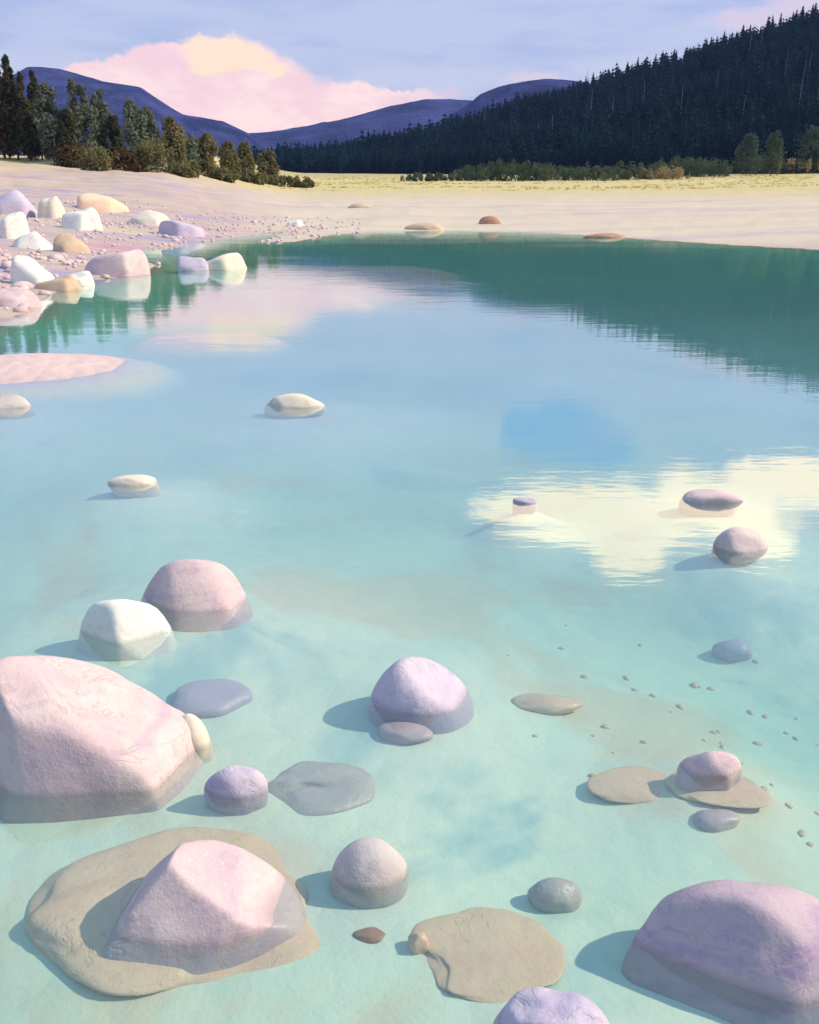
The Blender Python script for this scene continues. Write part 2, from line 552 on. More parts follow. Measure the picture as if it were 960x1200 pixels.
# lake bed: pale green silt with ochre and bluer weed patches
b1 = N.noise(pos, 0.55, 4, 0.55, 0.5)
b2 = N.noise(N.vec('ADD', pos, (9.0, 4.0, 0.0)), 0.8, 4, 0.55, 0.6)
bed = N.mix(N.step(b1, 0.42, 0.6), (0.56, 0.66, 0.56), (0.66, 0.70, 0.60))
bed = N.mix(N.math('MULTIPLY', N.step(b2, 0.53, 0.64), 0.6), bed, (0.66, 0.50, 0.36))
bed = N.mix(N.math('MULTIPLY', N.step(b2, 0.43, 0.33), 0.75), bed, (0.28, 0.47, 0.50))
bed = N.mix(N.math('MULTIPLY', N.step(fine, 0.45, 0.75), 0.12), bed, (0.3, 0.36, 0.34))
blue_refl = N.step(N.math('MULTIPLY_ADD', b1, 5.0, px_[1]), 6.5, 13)
bed = N.mix(N.math('MULTIPLY', blue_refl, 0.85), bed, (0.44, 0.55, 0.68))                # slate and sky blue of the reflections, painted into the bed colour
inlet = N.math('MULTIPLY', N.step(px_[1], 11, 14), N.step(N.math('DIVIDE', px_[0], N.math('MAXIMUM', px_[1], 1.0)), -0.24, -0.17, 1.0, 0.0))
green = N.math('MAXIMUM', N.step(N.math('ADD', px_[1], N.math('MULTIPLY', b1, 12.0)), 24, 33), inlet)
bed = N.mix(green, bed, (0.32, 0.82, 0.55))                                      # emerald of the hill and tree reflections, painted into the bed colour
refl_at = N.n.new('ShaderNodeAttribute')
refl_at.attribute_name = 'cloud_refl'
gravel = N.mix(N.step(px_[1], 10.5, 13.5), (0.84, 0.66, 0.44), (0.84, 0.57, 0.56))  # yellow and pink of the cloud reflection, painted onto the bed
bed = N.mix(refl_at.outputs['Fac'], bed, gravel)
c = N.mix(N.math('MULTIPLY', refl_at.outputs['Fac'], N.step(px_[1], 14, 17, 1.0, 0.0)), c, (0.66, 0.50, 0.50))  # reflection pink carried onto the added bar
c = N.mix(N.step(px_[2], -0.09, -0.005, 1.0, 0.0), c, bed)
wetb = N.math('MULTIPLY', N.step(px_[2], 0.0, 0.06, 1.0, 0.0), N.step(px_[2], -0.03, 0.0))
c = N.mix(N.math('MULTIPLY', wetb, 0.3), c, (0.40, 0.34, 0.33))
hgt = N.math('ADD', N.math('MULTIPLY', fine, 0.6), N.math('MULTIPLY', pebb.outputs['Distance'], -0.8))
principled(N, out, c, 0.9, hgt, 0.05, N.step(px_[2], -0.1, 0.0, 0.22, 0.5))

me = bpy.data.meshes.new('ground')
me.from_pydata(np.stack([X, Y, Z], -1).reshape(-1, 3).tolist(), [], q.tolist())
me.materials.append(gm)
attr = me.attributes.new('shore', 'FLOAT', 'POINT')
attr.data.foreach_set('value', D.reshape(-1).astype(np.float32))
attr = me.attributes.new('cloud_refl', 'FLOAT', 'POINT')
attr.data.foreach_set('value', cloud_refl(X, Y).reshape(-1).astype(np.float32))
me.polygons.foreach_set('use_smooth', np.ones(len(me.polygons), bool))
me.update()
go = bpy.data.objects.new('ground', me)
col.objects.link(go)
tag(go, 'pale pink and lavender gravel shore sloping into the clear lake bed', 'ground', kind='structure')

# ------------------------------------------------------------------ water
wm, N, out = new_mat('lake_water')
pos = position(N)
r1 = N.noise(N.mapping(pos, (0.55, 1.6, 1)), 1.6, 3, 0.5, 0.3)
r2 = N.noise(N.mapping(pos, (0.8, 2.2, 1), (0, 0, 0.3)), 6.0, 3, 0.55, 0.2)
r3 = N.noise(N.mapping(pos, (0.2, 0.5, 1)), 0.6, 2, 0.5)
h = N.math('ADD', N.math('MULTIPLY', r1, 1.0), N.math('MULTIPLY', r2, 0.26))
h = N.math('MULTIPLY', h, N.step(r3, 0.3, 0.7, 0.5, 1.2))
bmp = N.n.new('ShaderNodeBump')
bmp.inputs['Distance'].default_value = 0.0023
bmp.inputs['Strength'].default_value = 1.0
N.l.new(h, bmp.inputs['Height'])
geo = N.n.new('ShaderNodeNewGeometry')
dt = N.n.new('ShaderNodeVectorMath')
dt.operation = 'DOT_PRODUCT'
N.l.new(bmp.outputs[0], dt.inputs[0])
N.l.new(geo.outputs['Incoming'], dt.inputs[1])
cosi = N.math('MINIMUM', N.math('ABSOLUTE', dt.outputs['Value']), 1.0)
F0 = 0.055                      # Schlick's reflectance of the surface
fres = N.math('MULTIPLY_ADD', N.math('MINIMUM', N.math('MULTIPLY', N.math('POWER', N.math('SUBTRACT', 1.0, cosi), 2.6), 1.3), 1.0), 0.64, F0)   # rippled water never mirrors fully
gl = N.n.new('ShaderNodeBsdfGlossy')
gl.inputs['Roughness'].default_value = 0.02
gl.inputs['Color'].default_value = (0.97, 0.99, 1.0, 1)
N.l.new(bmp.outputs[0], gl.inputs['Normal'])
tr = N.n.new('ShaderNodeBsdfTransparent')
tr.inputs[0].default_value = (0.93, 0.99, 0.99, 1)
mx = N.n.new('ShaderNodeMixShader')
N.l.new(fres, mx.inputs[0])
N.l.new(tr.outputs[0], mx.inputs[1])
N.l.new(gl.outputs[0], mx.inputs[2])
N.l.new(mx.outputs[0], out.inputs['Surface'])
va = N.n.new('ShaderNodeVolumeAbsorption')
va.inputs['Color'].default_value = (0.25, 0.92, 0.93, 1)
va.inputs['Density'].default_value = 0.8
vs = N.n.new('ShaderNodeVolumeScatter')
vs.inputs['Color'].default_value = (0.55, 0.95, 0.95, 1)
vs.inputs['Density'].default_value = 0.55
ad = N.n.new('ShaderNodeAddShader')
N.l.new(va.outputs[0], ad.inputs[0])
N.l.new(vs.outputs[0], ad.inputs[1])
N.l.new(ad.outputs[0], out.inputs['Volume'])

bm = bmesh.new()
bmesh.ops.create_cube(bm, size=1)
for v in bm.verts:
    v.co = Vector((v.co.x * 130 + 0, v.co.y * 130 + 8, v.co.z * 1.6 - 0.8))
me = bpy.data.meshes.new('water')
bm.to_mesh(me)
bm.free()
me.materials.append(wm)
wo = bpy.data.objects.new('water', me)
col.objects.link(wo)
tag(wo, 'still turquoise lake mirroring the evening sky and the dark hill', 'water', kind='structure')

# ------------------------------------------------------------------ hills
def az_of(px):
    return [sky_dir(p, 235)[0] for p in px]


def make_hill(name, label, profile, d0, d1, rough, mat, base_el=0.0, nt=46, step=0.15, seed=1, depth=1.6, drop=0.0):
    """profile: picture points of the crest; d0, d1: distance of the foot and the crest (functions of azimuth)."""
    pa = [sky_dir(*p) for p in profile]
    a = np.arange(pa[0][0], pa[-1][0], step)
    crest = np.interp(a, [p[0] for p in pa], [p[1] for p in pa])

    def surf(aa, t):
        aa, t = np.asarray(aa, float), np.asarray(t, float)
        ce = np.interp(aa, a, crest)
        D0, D1 = d0(aa), d1(aa)
        dist = D0 + (D1 - D0) * t
        zc = CAM_H + np.tan(np.radians(ce)) * D1 - drop
        zb = CAM_H + np.tan(np.radians(base_el)) * D0
        e = np.where(t <= 1, sstep(-0.35, 1.12, t) - sstep(-0.35, 1.12, 0.0), 0)
        e = e / (sstep(-0.35, 1.12, 1.0) - sstep(-0.35, 1.12, 0.0))
        z = zb + (zc - zb) * e
        z = np.where(t > 1, zc - (zc - zb + 40) * ((t - 1) / (depth - 1)) ** 1.4, z)
        x, y = dist * np.sin(np.radians(aa)), dist * np.cos(np.radians(aa))
        s_ = rough * 6
        z = z + fbm(x / s_, y / s_, 5, seed) * rough * np.where(t <= 1, sstep(0, 0.25, t) * (1 - 0.75 * sstep(0.6, 1, t)), 0.25)
        return np.stack([x, y, z], -1)

    T = np.concatenate([np.linspace(-0.02, 1, nt), np.linspace(1.03, depth, 12)])
    AA, TT = np.meshgrid(a, T, indexing='ij')
    V = surf(AA, TT)
    V[:, 0, 2] -= 6
    n, m = AA.shape
    ix = np.arange(n * m).reshape(n, m)
    qq = np.stack([ix[:-1, :-1], ix[1:, :-1], ix[1:, 1:], ix[:-1, 1:]], -1).reshape(-1, 4)
    o = link_mesh(name, V.reshape(-1, 3), qq.tolist(), mat, smooth=True)
    tag(o, label, 'hill', kind='structure')
    return surf, a


mtm, N, out = new_mat('mountain_forest')
pos = position(N)
n1 = N.noise(N.mapping(pos, (1, 1, 2.0)), 0.009, 6, 0.65, 0.6)
n2 = N.noise(pos, 0.05, 5, 0.7)
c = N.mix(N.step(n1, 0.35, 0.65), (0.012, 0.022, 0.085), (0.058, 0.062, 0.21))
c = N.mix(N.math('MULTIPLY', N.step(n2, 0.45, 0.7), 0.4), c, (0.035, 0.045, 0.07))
principled(N, out, c, 1.0, n2, 14.0, 1.0, spec=0.0)
hm = simple_mat('hill_floor', (0.006, 0.012, 0.016), (0.012, 0.020, 0.022), 0.1, 1.0, 0.3)

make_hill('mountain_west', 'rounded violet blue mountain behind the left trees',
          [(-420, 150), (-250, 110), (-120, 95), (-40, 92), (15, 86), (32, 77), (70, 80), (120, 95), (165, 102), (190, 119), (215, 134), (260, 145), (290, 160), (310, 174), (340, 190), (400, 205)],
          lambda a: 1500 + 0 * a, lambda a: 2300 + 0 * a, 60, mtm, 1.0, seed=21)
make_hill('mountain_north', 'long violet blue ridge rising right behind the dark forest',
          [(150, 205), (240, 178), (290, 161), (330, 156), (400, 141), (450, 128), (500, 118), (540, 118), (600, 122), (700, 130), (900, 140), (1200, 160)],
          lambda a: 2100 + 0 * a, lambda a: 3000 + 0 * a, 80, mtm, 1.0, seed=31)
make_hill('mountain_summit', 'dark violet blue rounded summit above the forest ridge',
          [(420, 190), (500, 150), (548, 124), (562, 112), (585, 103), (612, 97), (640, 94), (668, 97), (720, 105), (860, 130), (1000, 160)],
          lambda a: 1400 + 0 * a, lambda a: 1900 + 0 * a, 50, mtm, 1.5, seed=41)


def hd0(a):
    return np.interp(a, [-12, 0, 10, 25, 60], [470, 400, 350, 330, 330])


def hd1(a):
    return np.interp(a, [-12, 0, 10, 25, 60], [540, 560, 600, 650, 700])


hill_surf, hill_az = make_hill('hillside', 'steep dark hillside under the conifer forest on the right',
                               [(300, 200), (330, 194), (400, 191), (480, 174), (550, 152), (610, 134), (670, 116), (720, 99), (800, 78), (850, 65), (900, 51), (960, 30),
                                (1100, -15), (1300, -60), (1700, -60)],
                               hd0, hd1, 10, hm, 1.35, nt=60, seed=51, depth=1.35)


# ------------------------------------------------------------------ conifers of the hill
def fir_shape(rng, tiers=8, n=9, slim=0.17):
    """Crown of drooping jagged whorls, unit height."""
    V, Fc = [], []
    z0 = 0.10
    for k in range(tiers):
        f = k / (tiers - 1)
        zc = z0 + (0.97 - z0) * f ** 0.92
        rr = slim * (1 - f) ** 0.85 * rng.uniform(0.85, 1.15) + 0.012
        top = min(1.0, zc + 0.20 * (1 - 0.5 * f))
        base = len(V)
        V.append((rng.uniform(-.01, .01), rng.uniform(-.01, .01), top))
        ph = rng.uniform(0, 6.28)
        for j in range(2 * n):
            t = ph + math.pi * j / n
            q_ = rr * (rng.uniform(0.85, 1.25) if j % 2 == 0 else rng.uniform(0.45, 0.65))
            V.append((q_ * math.cos(t), q_ * math.sin(t), zc - rng.uniform(0.0, 0.045) * (1.2 - f) + (0.03 if j % 2 else 0)))
        for j in range(2 * n):
            Fc.append((base, base + 1 + j, base + 1 + (j + 1) % (2 * n)))
    return np.array(V), np.array(Fc)


def trunk_shape(h, r0, r1, n=7, bend=0.0):
    V, Fc = [], []
    for k in range(4):
        f = k / 3
        for j in range(n):
            t = 2 * math.pi * j / n
            rr = r0 + (r1 - r0) * f
            V.append((rr * math.cos(t) + bend * f * f, rr * math.sin(t), h * f))
    for k in range(3):
        for j in range(n):
            Fc.append((k * n + j, k * n + (j + 1) % n, (k + 1) * n + (j + 1) % n, (k + 1) * n + j))
    Fc.append(tuple(range(3 * n, 4 * n)))
    return np.array(V), Fc


rng = random.Random(4)
nrng = np.random.default_rng(11)
protos = []
for k in range(5):
    v, f = fir_shape(rng, tiers=9, n=8, slim=(0.13, 0.16, 0.19, 0.15, 0.22)[k])
    crown = bpy.data.meshes.new('crown')
    crown.from_pydata(v.tolist(), [], f.tolist())
    crown.materials.append(LEAF['fir'])
    tv, tf = trunk_shape(0.9, 0.018, 0.004)
    trunk = bpy.data.meshes.new('trunk')
    trunk.from_pydata(tv.tolist(), [], tf)
    trunk.materials.append(BARK)
    protos.append((crown, trunk))


def fir_thing(p, h, k, label, group, wide=1.0):
    t = empty('conifer', (p[0], p[1], p[2] - 0.3), rng.uniform(0, 6.28))
    t.scale = (h * wide, h * wide, h)
    tag(t, label, 'tree', group)
    for nm, me_ in (('crown', protos[k][0]), ('trunk', protos[k][1])):
        o = bpy.data.objects.new(nm, me_)
        col.objects.link(o)
        o.parent = t
    return t


# ridge line and foot of the forest: individual trees
count = 0
for a_ in np.arange(-8.2, 29, 0.30):
    a_ = a_ + rng.uniform(-0.11, 0.11)
    t = 1.0 - rng.random() * 0.03
    p = hill_surf(np.array([a_]), np.array([t]))[0]
    h = rng.uniform(7.5, 12.5) * (1.0 + 0.25 * max(0, a_ - 12) / 12)
    fir_thing(p, h, rng.randrange(5), 'dark conifer standing on the skyline ridge of the right hill', 'conifers along the ridge', 1.15)
    count += 1
for a_ in np.arange(-8.4, 29, 0.30):
    a_ = a_ + rng.uniform(-0.12, 0.12)
    t = rng.uniform(0.0, 0.05)
    p = hill_surf(np.array([a_]), np.array([t]))[0]
    h = rng.uniform(8, 13)
    fir_thing(p, h, rng.randrange(5), 'dark conifer at the foot of the right hill behind the shrubs', 'conifers along the foot of the hill', 1.25)
    count += 1

# the mass of the forest
shapes = [fir_shape(random.Random(90 + k), tiers=6, n=5, slim=(0.15, 0.18, 0.22)[k]) for k in range(3)]
VV, FF, off = [], [], 0
for k in range(5200):
    a_ = nrng.uniform(-9.5, 34)
    t = nrng.uniform(0.02, 1.06) ** 0.9
    p = hill_surf(np.array([a_]), np.array([t]))[0]
    v, f = shapes[k % 3]
    h = nrng.uniform(6.5, 12.0) * (1.25 if nrng.random() < 0.06 else 1)
    th = nrng.uniform(0, 6.28)
    c_, s_ = math.cos(th), math.sin(th)
    w = h * nrng.uniform(1.1, 1.6)
    vv = np.stack([(v[:, 0] * c_ - v[:, 1] * s_) * w + p[0], (v[:, 0] * s_ + v[:, 1] * c_) * w + p[1], v[:, 2] * h + p[2] - 0.4], -1)
    VV.append(vv)
    FF.append(f + off)
    off += len(v)
o = link_mesh('conifer_forest', np.concatenate(VV), np.concatenate(FF).tolist(), LEAF['fir'])
tag(o, 'dense blue black conifer forest covering the right hillside', 'forest', kind='stuff')

# pale dead trunks that catch the light among the firs
snag_px = [(543, 92, 72), (567, 150, 128), (617, 90, 72), (646, 158, 138), (688, 85, 68), (690, 135, 110), (715, 140, 118), (752, 118, 100), (795, 128, 104), (865, 145, 118),
           (875, 62, 44), (888, 60, 40), (915, 95, 68), (932, 120, 80), (942, 92, 66), (953, 118, 86), (629, 160, 146), (490, 185, 172), (835, 110, 88)]
for px, yb, yt in snag_px:
    d = ray(px, yb + 10)
    a_ = math.degrees(math.atan2(d[0], d[1]))
    ts = np.linspace(0, 1, 200)
    P = hill_surf(np.full(200, a_), ts)
    pyy = project(P)[1]
    k = int(np.argmin(np.abs(pyy - (yb + 10))))
    p = P[k]
    h = (yb + 8 - yt) * p[1] / F * 1.05
    v, f = trunk_shape(h, 0.2, 0.05, 6, rng.uniform(-0.6, 0.6))
    t = link_mesh('dead_tree', v, f, SNAG)
    t.location = (p[0], p[1] - 3.0, p[2] - 0.5)
    tag(t, 'bare pale dead trunk standing among the dark hillside conifers', 'dead tree', 'dead trunks on the hillside')


# ------------------------------------------------------------------ leafy crowns for the nearer trees and shrubs
def leaf_crown(rng, h, w, z0, n, leaf, shape='cone', lobes=9):
    """Leaf-sized faces gathered into clumps through the crown's volume; uneven outline with gaps."""
    C = []
    for k in range(lobes * (11 if shape == 'cone' else 5)):
        f = rng.random()
        if shape == 'cone':
            env = (1 - f) ** 0.7 * 0.95 + 0.06
        elif shape == 'column':
            env = math.sin(math.pi * (0.12 + 0.80 * f)) ** 0.6 * (1 - 0.35 * f)
        else:
            env = 1.05
        th = rng.uniform(0, 6.28)
        r_ = env * w * 0.5 * math.sqrt(rng.random()) * 0.85
        if shape == 'mound':
            cr = min(w, 1.1 * h) * rng.uniform(0.13, 0.26)
            top = h * (0.62 + 0.38 * math.cos(2.1 * r_ / w) * rng.uniform(0.5, 1.0))
            C.append((r_ * math.cos(th), r_ * math.sin(th), z0 + f * max(0.02, top - 1.45 * cr - z0), cr))
        else:
            C.append((r_ * math.cos(th), r_ * math.sin(th), z0 + f * (h - z0) * 0.96, max(0.16, env) * w * rng.uniform(0.16, 0.30)))
    V, Fc = [], []
    for k in range(n):
        cx, cy, cz, cr = C[rng.randrange(len(C))]
        u = Vector((rng.gauss(0, 1), rng.gauss(0, 1), rng.gauss(0, 1))).normalized() * (cr * rng.random() ** 0.4)
        p = Vector((cx + u.x, cy + u.y, cz + u.z * 1.5))
        if p.z > h:
            p.z = h - rng.random() * 0.1 * h
        nrm = Vector((u.x * 1.2 + rng.gauss(0, .5) * cr, u.y * 1.2 + rng.gauss(0, .5) * cr, cr * 0.5 + rng.gauss(0, .5) * cr)).normalized()
        a_ = nrm.orthogonal().normalized()
        b_ = nrm.cross(a_)
        th = rng.uniform(0, 6.28)
        a2 = (a_ * math.cos(th) + b_ * math.sin(th)) * leaf * rng.uniform(0.6, 1.3)
        b2 = (b_ * math.cos(th) - a_ * math.sin(th)) * leaf * rng.uniform(0.3, 0.6)
        i = len(V)
        V += [p - a2, p + b2, p + a2, p - b2]
        Fc.append((i, i + 1, i + 2, i + 3))
    return [tuple(v) for v in V], Fc


def limb_trunk(rng, h, r0, limbs=6, wide=1.0):
    V, Fc = trunk_shape(h, r0, r0 * 0.25, 8, rng.uniform(-.02, .02) * h)
    V, Fc = V.tolist(), list(Fc)
    for k in range(limbs):
        z = h * rng.uniform(0.25, 0.85)
        th = rng.uniform(0, 6.28)
        ln = wide * 0.42 * (1.1 - z / h) * rng.uniform(0.7, 1.1)
        d = Vector((math.cos(th), math.sin(th), rng.uniform(0.1, 0.5))).normalized()
        a_ = d.orthogonal().normalized()
        b_ = d.cross(a_)
        i = len(V)
        for e, rr in ((0, r0 * 0.35), (ln, r0 * 0.08)):
            for j in range(5):
                t = 2 * math.pi * j / 5
                V.append(tuple(Vector((0, 0, z)) + d * e + (a_ * math.cos(t) + b_ * math.sin(t)) * rr))
        for j in range(5):
            Fc.append((i + j, i + (j + 1) % 5, i + 5 + (j + 1) % 5, i + 5 + j))
    return V, Fc


def leafy_tree(name, cat, label, px, ytop, ybase, wpx, mat, shape, n=1500, group=None, dens=1.0, p=None, leaf_px=1.7):
    rg = random.Random(int(px * 7 + ytop))
    if p is None:
        p = hit(px, ybase)
    dist = math.hypot(p[0], p[1])
    s_ = math.hypot(dist, 0) / F / 1.0
    h, w = (ybase - ytop) * s_, wpx * s_
    t = empty(name, (p[0], p[1], p[2] - 0.05))
    tag(t, label, cat, group)
    low = 0.10 * h if shape != 'mound' else 0.02 * h
    v, f = leaf_crown(rg, h, w, low, int(n * dens), leaf_px * s_, shape)
    link_mesh('crown', v, f, LEAF[mat], t)
    v, f = limb_trunk(rg, h * (0.9 if shape != 'mound' else 0.6), max(0.012 * h, 0.03), 7, w)
    link_mesh('trunk', v, f, BARK, t)
    return t


G = 'trees along the left bank'
left_trees = [
    (-38, 76, 184, 34, 'dark', 'cone', 'dark conifer just past the left picture edge'),
    (-14, 92, 185, 26, 'dark', 'cone', 'dark conifer cut by the left picture edge'),
    (6, 80, 186, 24, 'russet', 'cone', 'tall dark conifer with rusty brown top at the far left edge'),
    (22, 90, 187, 22, 'dark', 'cone', 'near black tall conifer second from the left edge'),
    (36, 105, 188, 16, 'dark', 'cone', 'near black shorter conifer between two tall dark ones'),
    (50, 103, 188, 17, 'dark', 'cone', 'slim near black conifer ending the dark clump on the left'),
    (64, 116, 188, 24, 'grey', 'column', 'grey green bushy tree beside the dark clump'),
    (84, 140, 194, 18, 'dark', 'column', 'low dark bushy tree in front of the grey green ones'),
    (99, 112, 190, 26, 'grey', 'column', 'tallest grey green tree with a rounded top'),
    (123, 120, 191, 19, 'grey', 'column', 'narrow grey green tree right of the tallest one'),
    (88, 164, 196, 26, 'russet', 'mound', 'brown leaved bush below the grey green trees'),
    (115, 168, 199, 26, 'olive', 'mound', 'olive bush right of the brown leaved bush'),
    (138, 143, 192, 12, 'dark', 'column', 'small dark tree wedged between grey green trees'),
    (161, 131, 196, 24, 'grey', 'column', 'grey green pointed tree in the middle of the left row'),
    (180, 138, 198, 18, 'grey', 'column', 'rounded grey green tree following the pointed one'),
    (150, 172, 199, 24, 'russet', 'mound', 'rusty undergrowth bush beneath the pointed tree'),
    (177, 160, 200, 26, 'olive', 'mound', 'olive bush at the bank edge below grey green trees'),
    (205, 148, 202, 24, 'olive', 'column', 'dark olive tree standing past the middle of the row'),
    (226, 164, 202, 18, 'grey', 'column', 'short grey tree beside the dark olive tree'),
    (246, 164, 206, 20, 'olive', 'column', 'olive tree with a twin pointed top'),
    (269, 172, 208, 18, 'olive', 'column', 'small olive tree in the descending row'),
    (289, 173, 210, 15, 'olive', 'column', 'narrow olive tree near the right end of the row'),
    (316, 182, 214, 20, 'olive', 'column', 'last small olive tree of the left row'),
    (338, 204, 219, 40, 'olive', 'mound', 'low olive bush trailing off at the end of the row'),
    (214, 186, 206, 28, 'olive', 'mound', 'low rounded olive bush beneath the dark olive tree'),
    (258, 195, 211, 28, 'olive', 'mound', 'low spreading olive bush under the twin topped tree'),
    (296, 200, 214, 24, 'olive', 'mound', 'little olive bush between the last two trees'),
]
for px, yt, yb, w, m_, sh, lb in left_trees:
    leafy_tree('conifer' if sh == 'cone' else ('bush' if sh == 'mound' else 'tree'), 'bush' if sh == 'mound' else 'tree', lb, px, yt, yb, w * 1.5, m_, sh, 4200 if sh != 'mound' else 2200, G, leaf_px=2.0)

far_shrubs = [
    (500, 203, 211, 44, 'shrub', 'low thin green scrub at the left end of the far shrub line'),
    (553, 194, 211, 40, 'shrub', 'dark green shrub at the left of the far shrub line'),
    (588, 189, 211, 46, 'shrub', 'wide dark green shrub on the far bank'),
    (622, 190, 211, 44, 'shrub', 'dark green shrub with flat crown in the far line'),
    (654, 192, 210, 40, 'shrub', 'rounded green shrub before the gap in the far line'),
    (692, 194, 210, 44, 'shrub', 'paler low shrub right of the gap'),
    (728, 192, 209, 44, 'shrub', 'low green shrub next to the paler one'),
    (774, 196, 209, 46, 'shrub_gold', 'straw coloured low scrub in front of the green shrubs'),
    (790, 186, 206, 44, 'shrub', 'wide green shrub behind the straw coloured scrub'),
    (824, 184, 206, 40, 'shrub', 'green shrub left of the upright bushy trees'),
    (874, 164, 204, 26, 'shrub', 'upright rounded bushy tree on the far bank'),
    (903, 162, 205, 22, 'shrub', 'square topped bushy tree beside the rounded one'),
    (918, 184, 202, 40, 'shrub', 'low shrub at the foot of the square topped tree'),
    (948, 153, 198, 26, 'shrub', 'bushy tree at the right picture edge'),
    (930, 186, 202, 60, 'shrub_gold', 'golden dry scrub below the right edge trees'),
    (990, 160, 200, 40, 'shrub', 'bushy tree past the right picture edge'),
]
for px, yt, yb, w, m_, lb in far_shrubs:
    low = yb - yt < 24
    leafy_tree('shrub' if low else 'tree', 'shrub' if low else 'tree', lb, px, yt - (3 if low else 0), yb, w * (1.45 if low else 1.15), m_, 'mound' if low else 'column', 2600 if low else 1800, 'shrubs along the far bank', p=hit(px, yb + 1, 330), leaf_px=1.4)


# ------------------------------------------------------------------ stones
def unit_rock(seed, facets=7, lump=0.16, sub=4, cuts=()):
    rg = random.Random(seed)
    bm = bmesh.new()
    bmesh.ops.create_icosphere(bm, subdivisions=sub, radius=1)
    off = Vector((rg.uniform(-50, 50), rg.uniform(-50, 50), rg.uniform(-50, 50)))
    planes = [(Vector(n).normalized(), d) for n, d in cuts]
    for k in range(facets):
        n = Vector((rg.gauss(0, 1), rg.gauss(0, 1), rg.gauss(0, 0.8))).normalized()
        planes.append((n, rg.uniform(0.72, 0.92)))
    for v in bm.verts:
        p = v.co.copy()
        for n, d in planes:
            e = p.dot(n) - d
            if e > 0:
                p -= n * e * 0.93
        k = 1 + lump * mnoise.noise(p * 1.1 + off) + lump * 0.35 * mnoise.noise(p * 2.7 + off) + 0.035 * mnoise.noise(p * 6.5 + off)
        v.co = p * k
    for _ in range(3 if sub > 3 else 0):
        bmesh.ops.smooth_vert(bm, verts=bm.verts[:], factor=0.5, use_axis_x=True, use_axis_y=True, use_axis_z=True)
    V = np.array([v.co[:] for v in bm.verts])
    Fc = [[v.index for v in f.verts] for f in bm.faces]
    bm.free()
    return V, Fc


def place_rock(label, box, mat, seed, ratio=0.62, sunk=0.35, mode='water', facets=7, lump=0.16, depth=None, name='stone', cat='stone', group=None, rz=None, cmin=0.08, rest=0.35, planes=(), groove=False):
    """A stone whose part above the water (or all of it, on land or under water) fills the given box of the photo."""
    x0, y0, x1, y1 = box
    rg = random.Random(seed)
    V0, Fc = unit_rock(seed, facets, lump, 5 if x1 - x0 > 130 else 4, planes)
    if groove:                               # a dark cleft across the top
        gd = np.abs(V0[:, 1] + 0.25 - 0.25 * V0[:, 0] + 0.08 * np.sin(6 * V0[:, 0]))
        on = np.exp(-(V0[:, 0] / 0.4) ** 4) * sstep(0.0, 0.35, V0[:, 2])
        V0 = V0 * (1 - 0.34 * on * np.exp(-(gd / 0.085) ** 2))[:, None]
        rz = 0
    th = rg.uniform(0, 6.28) if rz is None else rz
    c_, s_ = math.cos(th), math.sin(th)
    U = np.stack([V0[:, 0] * c_ - V0[:, 1] * s_, V0[:, 0] * s_ + V0[:, 1] * c_, V0[:, 2]], -1)
    if mode == 'land':
        p = hit((x0 + x1) / 2, y1)
    elif mode == 'bed':
        p = onplane((x0 + x1) / 2, (y0 + y1) / 2, -0.25)
        p = onplane((x0 + x1) / 2, (y0 + y1) / 2, gz(p[0], p[1]) + 0.03)
    else:
        p = onplane((x0 + x1) / 2, y1)
    a = (x1 - x0) / 2 * p[1] / F
    cx, cy, c = p[0], p[1] + (a * ratio if mode != 'bed' else 0), a * (0.5 if mode != 'bed' else max(cmin, 0.2))
    g0 = gz(cx, cy)
    for it in range(40):
        b = a * ratio
        if mode == 'water':
            cz = -sunk * c
        else:
            cz = gz(cx, cy) + c * rest
            if mode == 'bed':
                c = min(c, 0.5 * (-g0 - 0.02) + 0.03)
                cz = min(g0 + c * rest, -c * 1.02 - 0.025)
        P = U * np.array([a, b, c]) + np.array([cx, cy, cz])
        vis = P[P[:, 2] >= 0.0] if mode == 'water' else (P if mode == 'bed' else P[P[:, 2] >= gz(cx, cy) - 0.02])
        if len(vis) < 8:
            vis = P
        u, w = project(vis)
        m_ = p[1] / F
        a *= np.clip((x1 - x0) / (u.max() - u.min()), 0.8, 1.25)
        cx += ((x0 + x1) / 2 - (u.max() + u.min()) / 2) * m_ * 0.9
        tall, want = w.max() - w.min(), y1 - y0
        c = max(c * np.clip(1 + 0.8 * (want / tall - 1), 0.8, 1.25), a * cmin)
        sl = max(0.12, CAM_H / math.hypot(cy, CAM_H))
        if mode == 'bed':
            cy -= ((y0 + y1) / 2 - (w.max() + w.min()) / 2) * m_ / sl * 0.5
        else:
            cy -= (y1 - w.max()) * m_ / sl * (0.3 if mode == 'land' else 0.6)
    if mode == 'water':                      # the hidden foot of the stone reaches the lake bed
        g = gz(cx, cy)
        zmin = P[:, 2].min()
        if zmin > g - 0.04:
            k = (g - 0.06) / zmin
            low = P[:, 2] < 0
            P[low, 2] *= k
            wide = 1 + 0.22 * np.clip(-P[:, 2] / max(0.1, -g), 0, 1)
            P[:, 0] = cx + (P[:, 0] - cx) * wide
            P[:, 1] = cy + (P[:, 1] - cy) * wide
    P -= np.array([cx, cy, 0])
    o = link_mesh(name, P, Fc, STONE[mat], smooth=True)
    o.location = (cx, cy, 0)
    tag(o, label, cat, group)
    return o


for lb, box, m_, sd_, kw in water_stones:
    place_rock(lb, box, m_, sd_, group=W_, **kw)

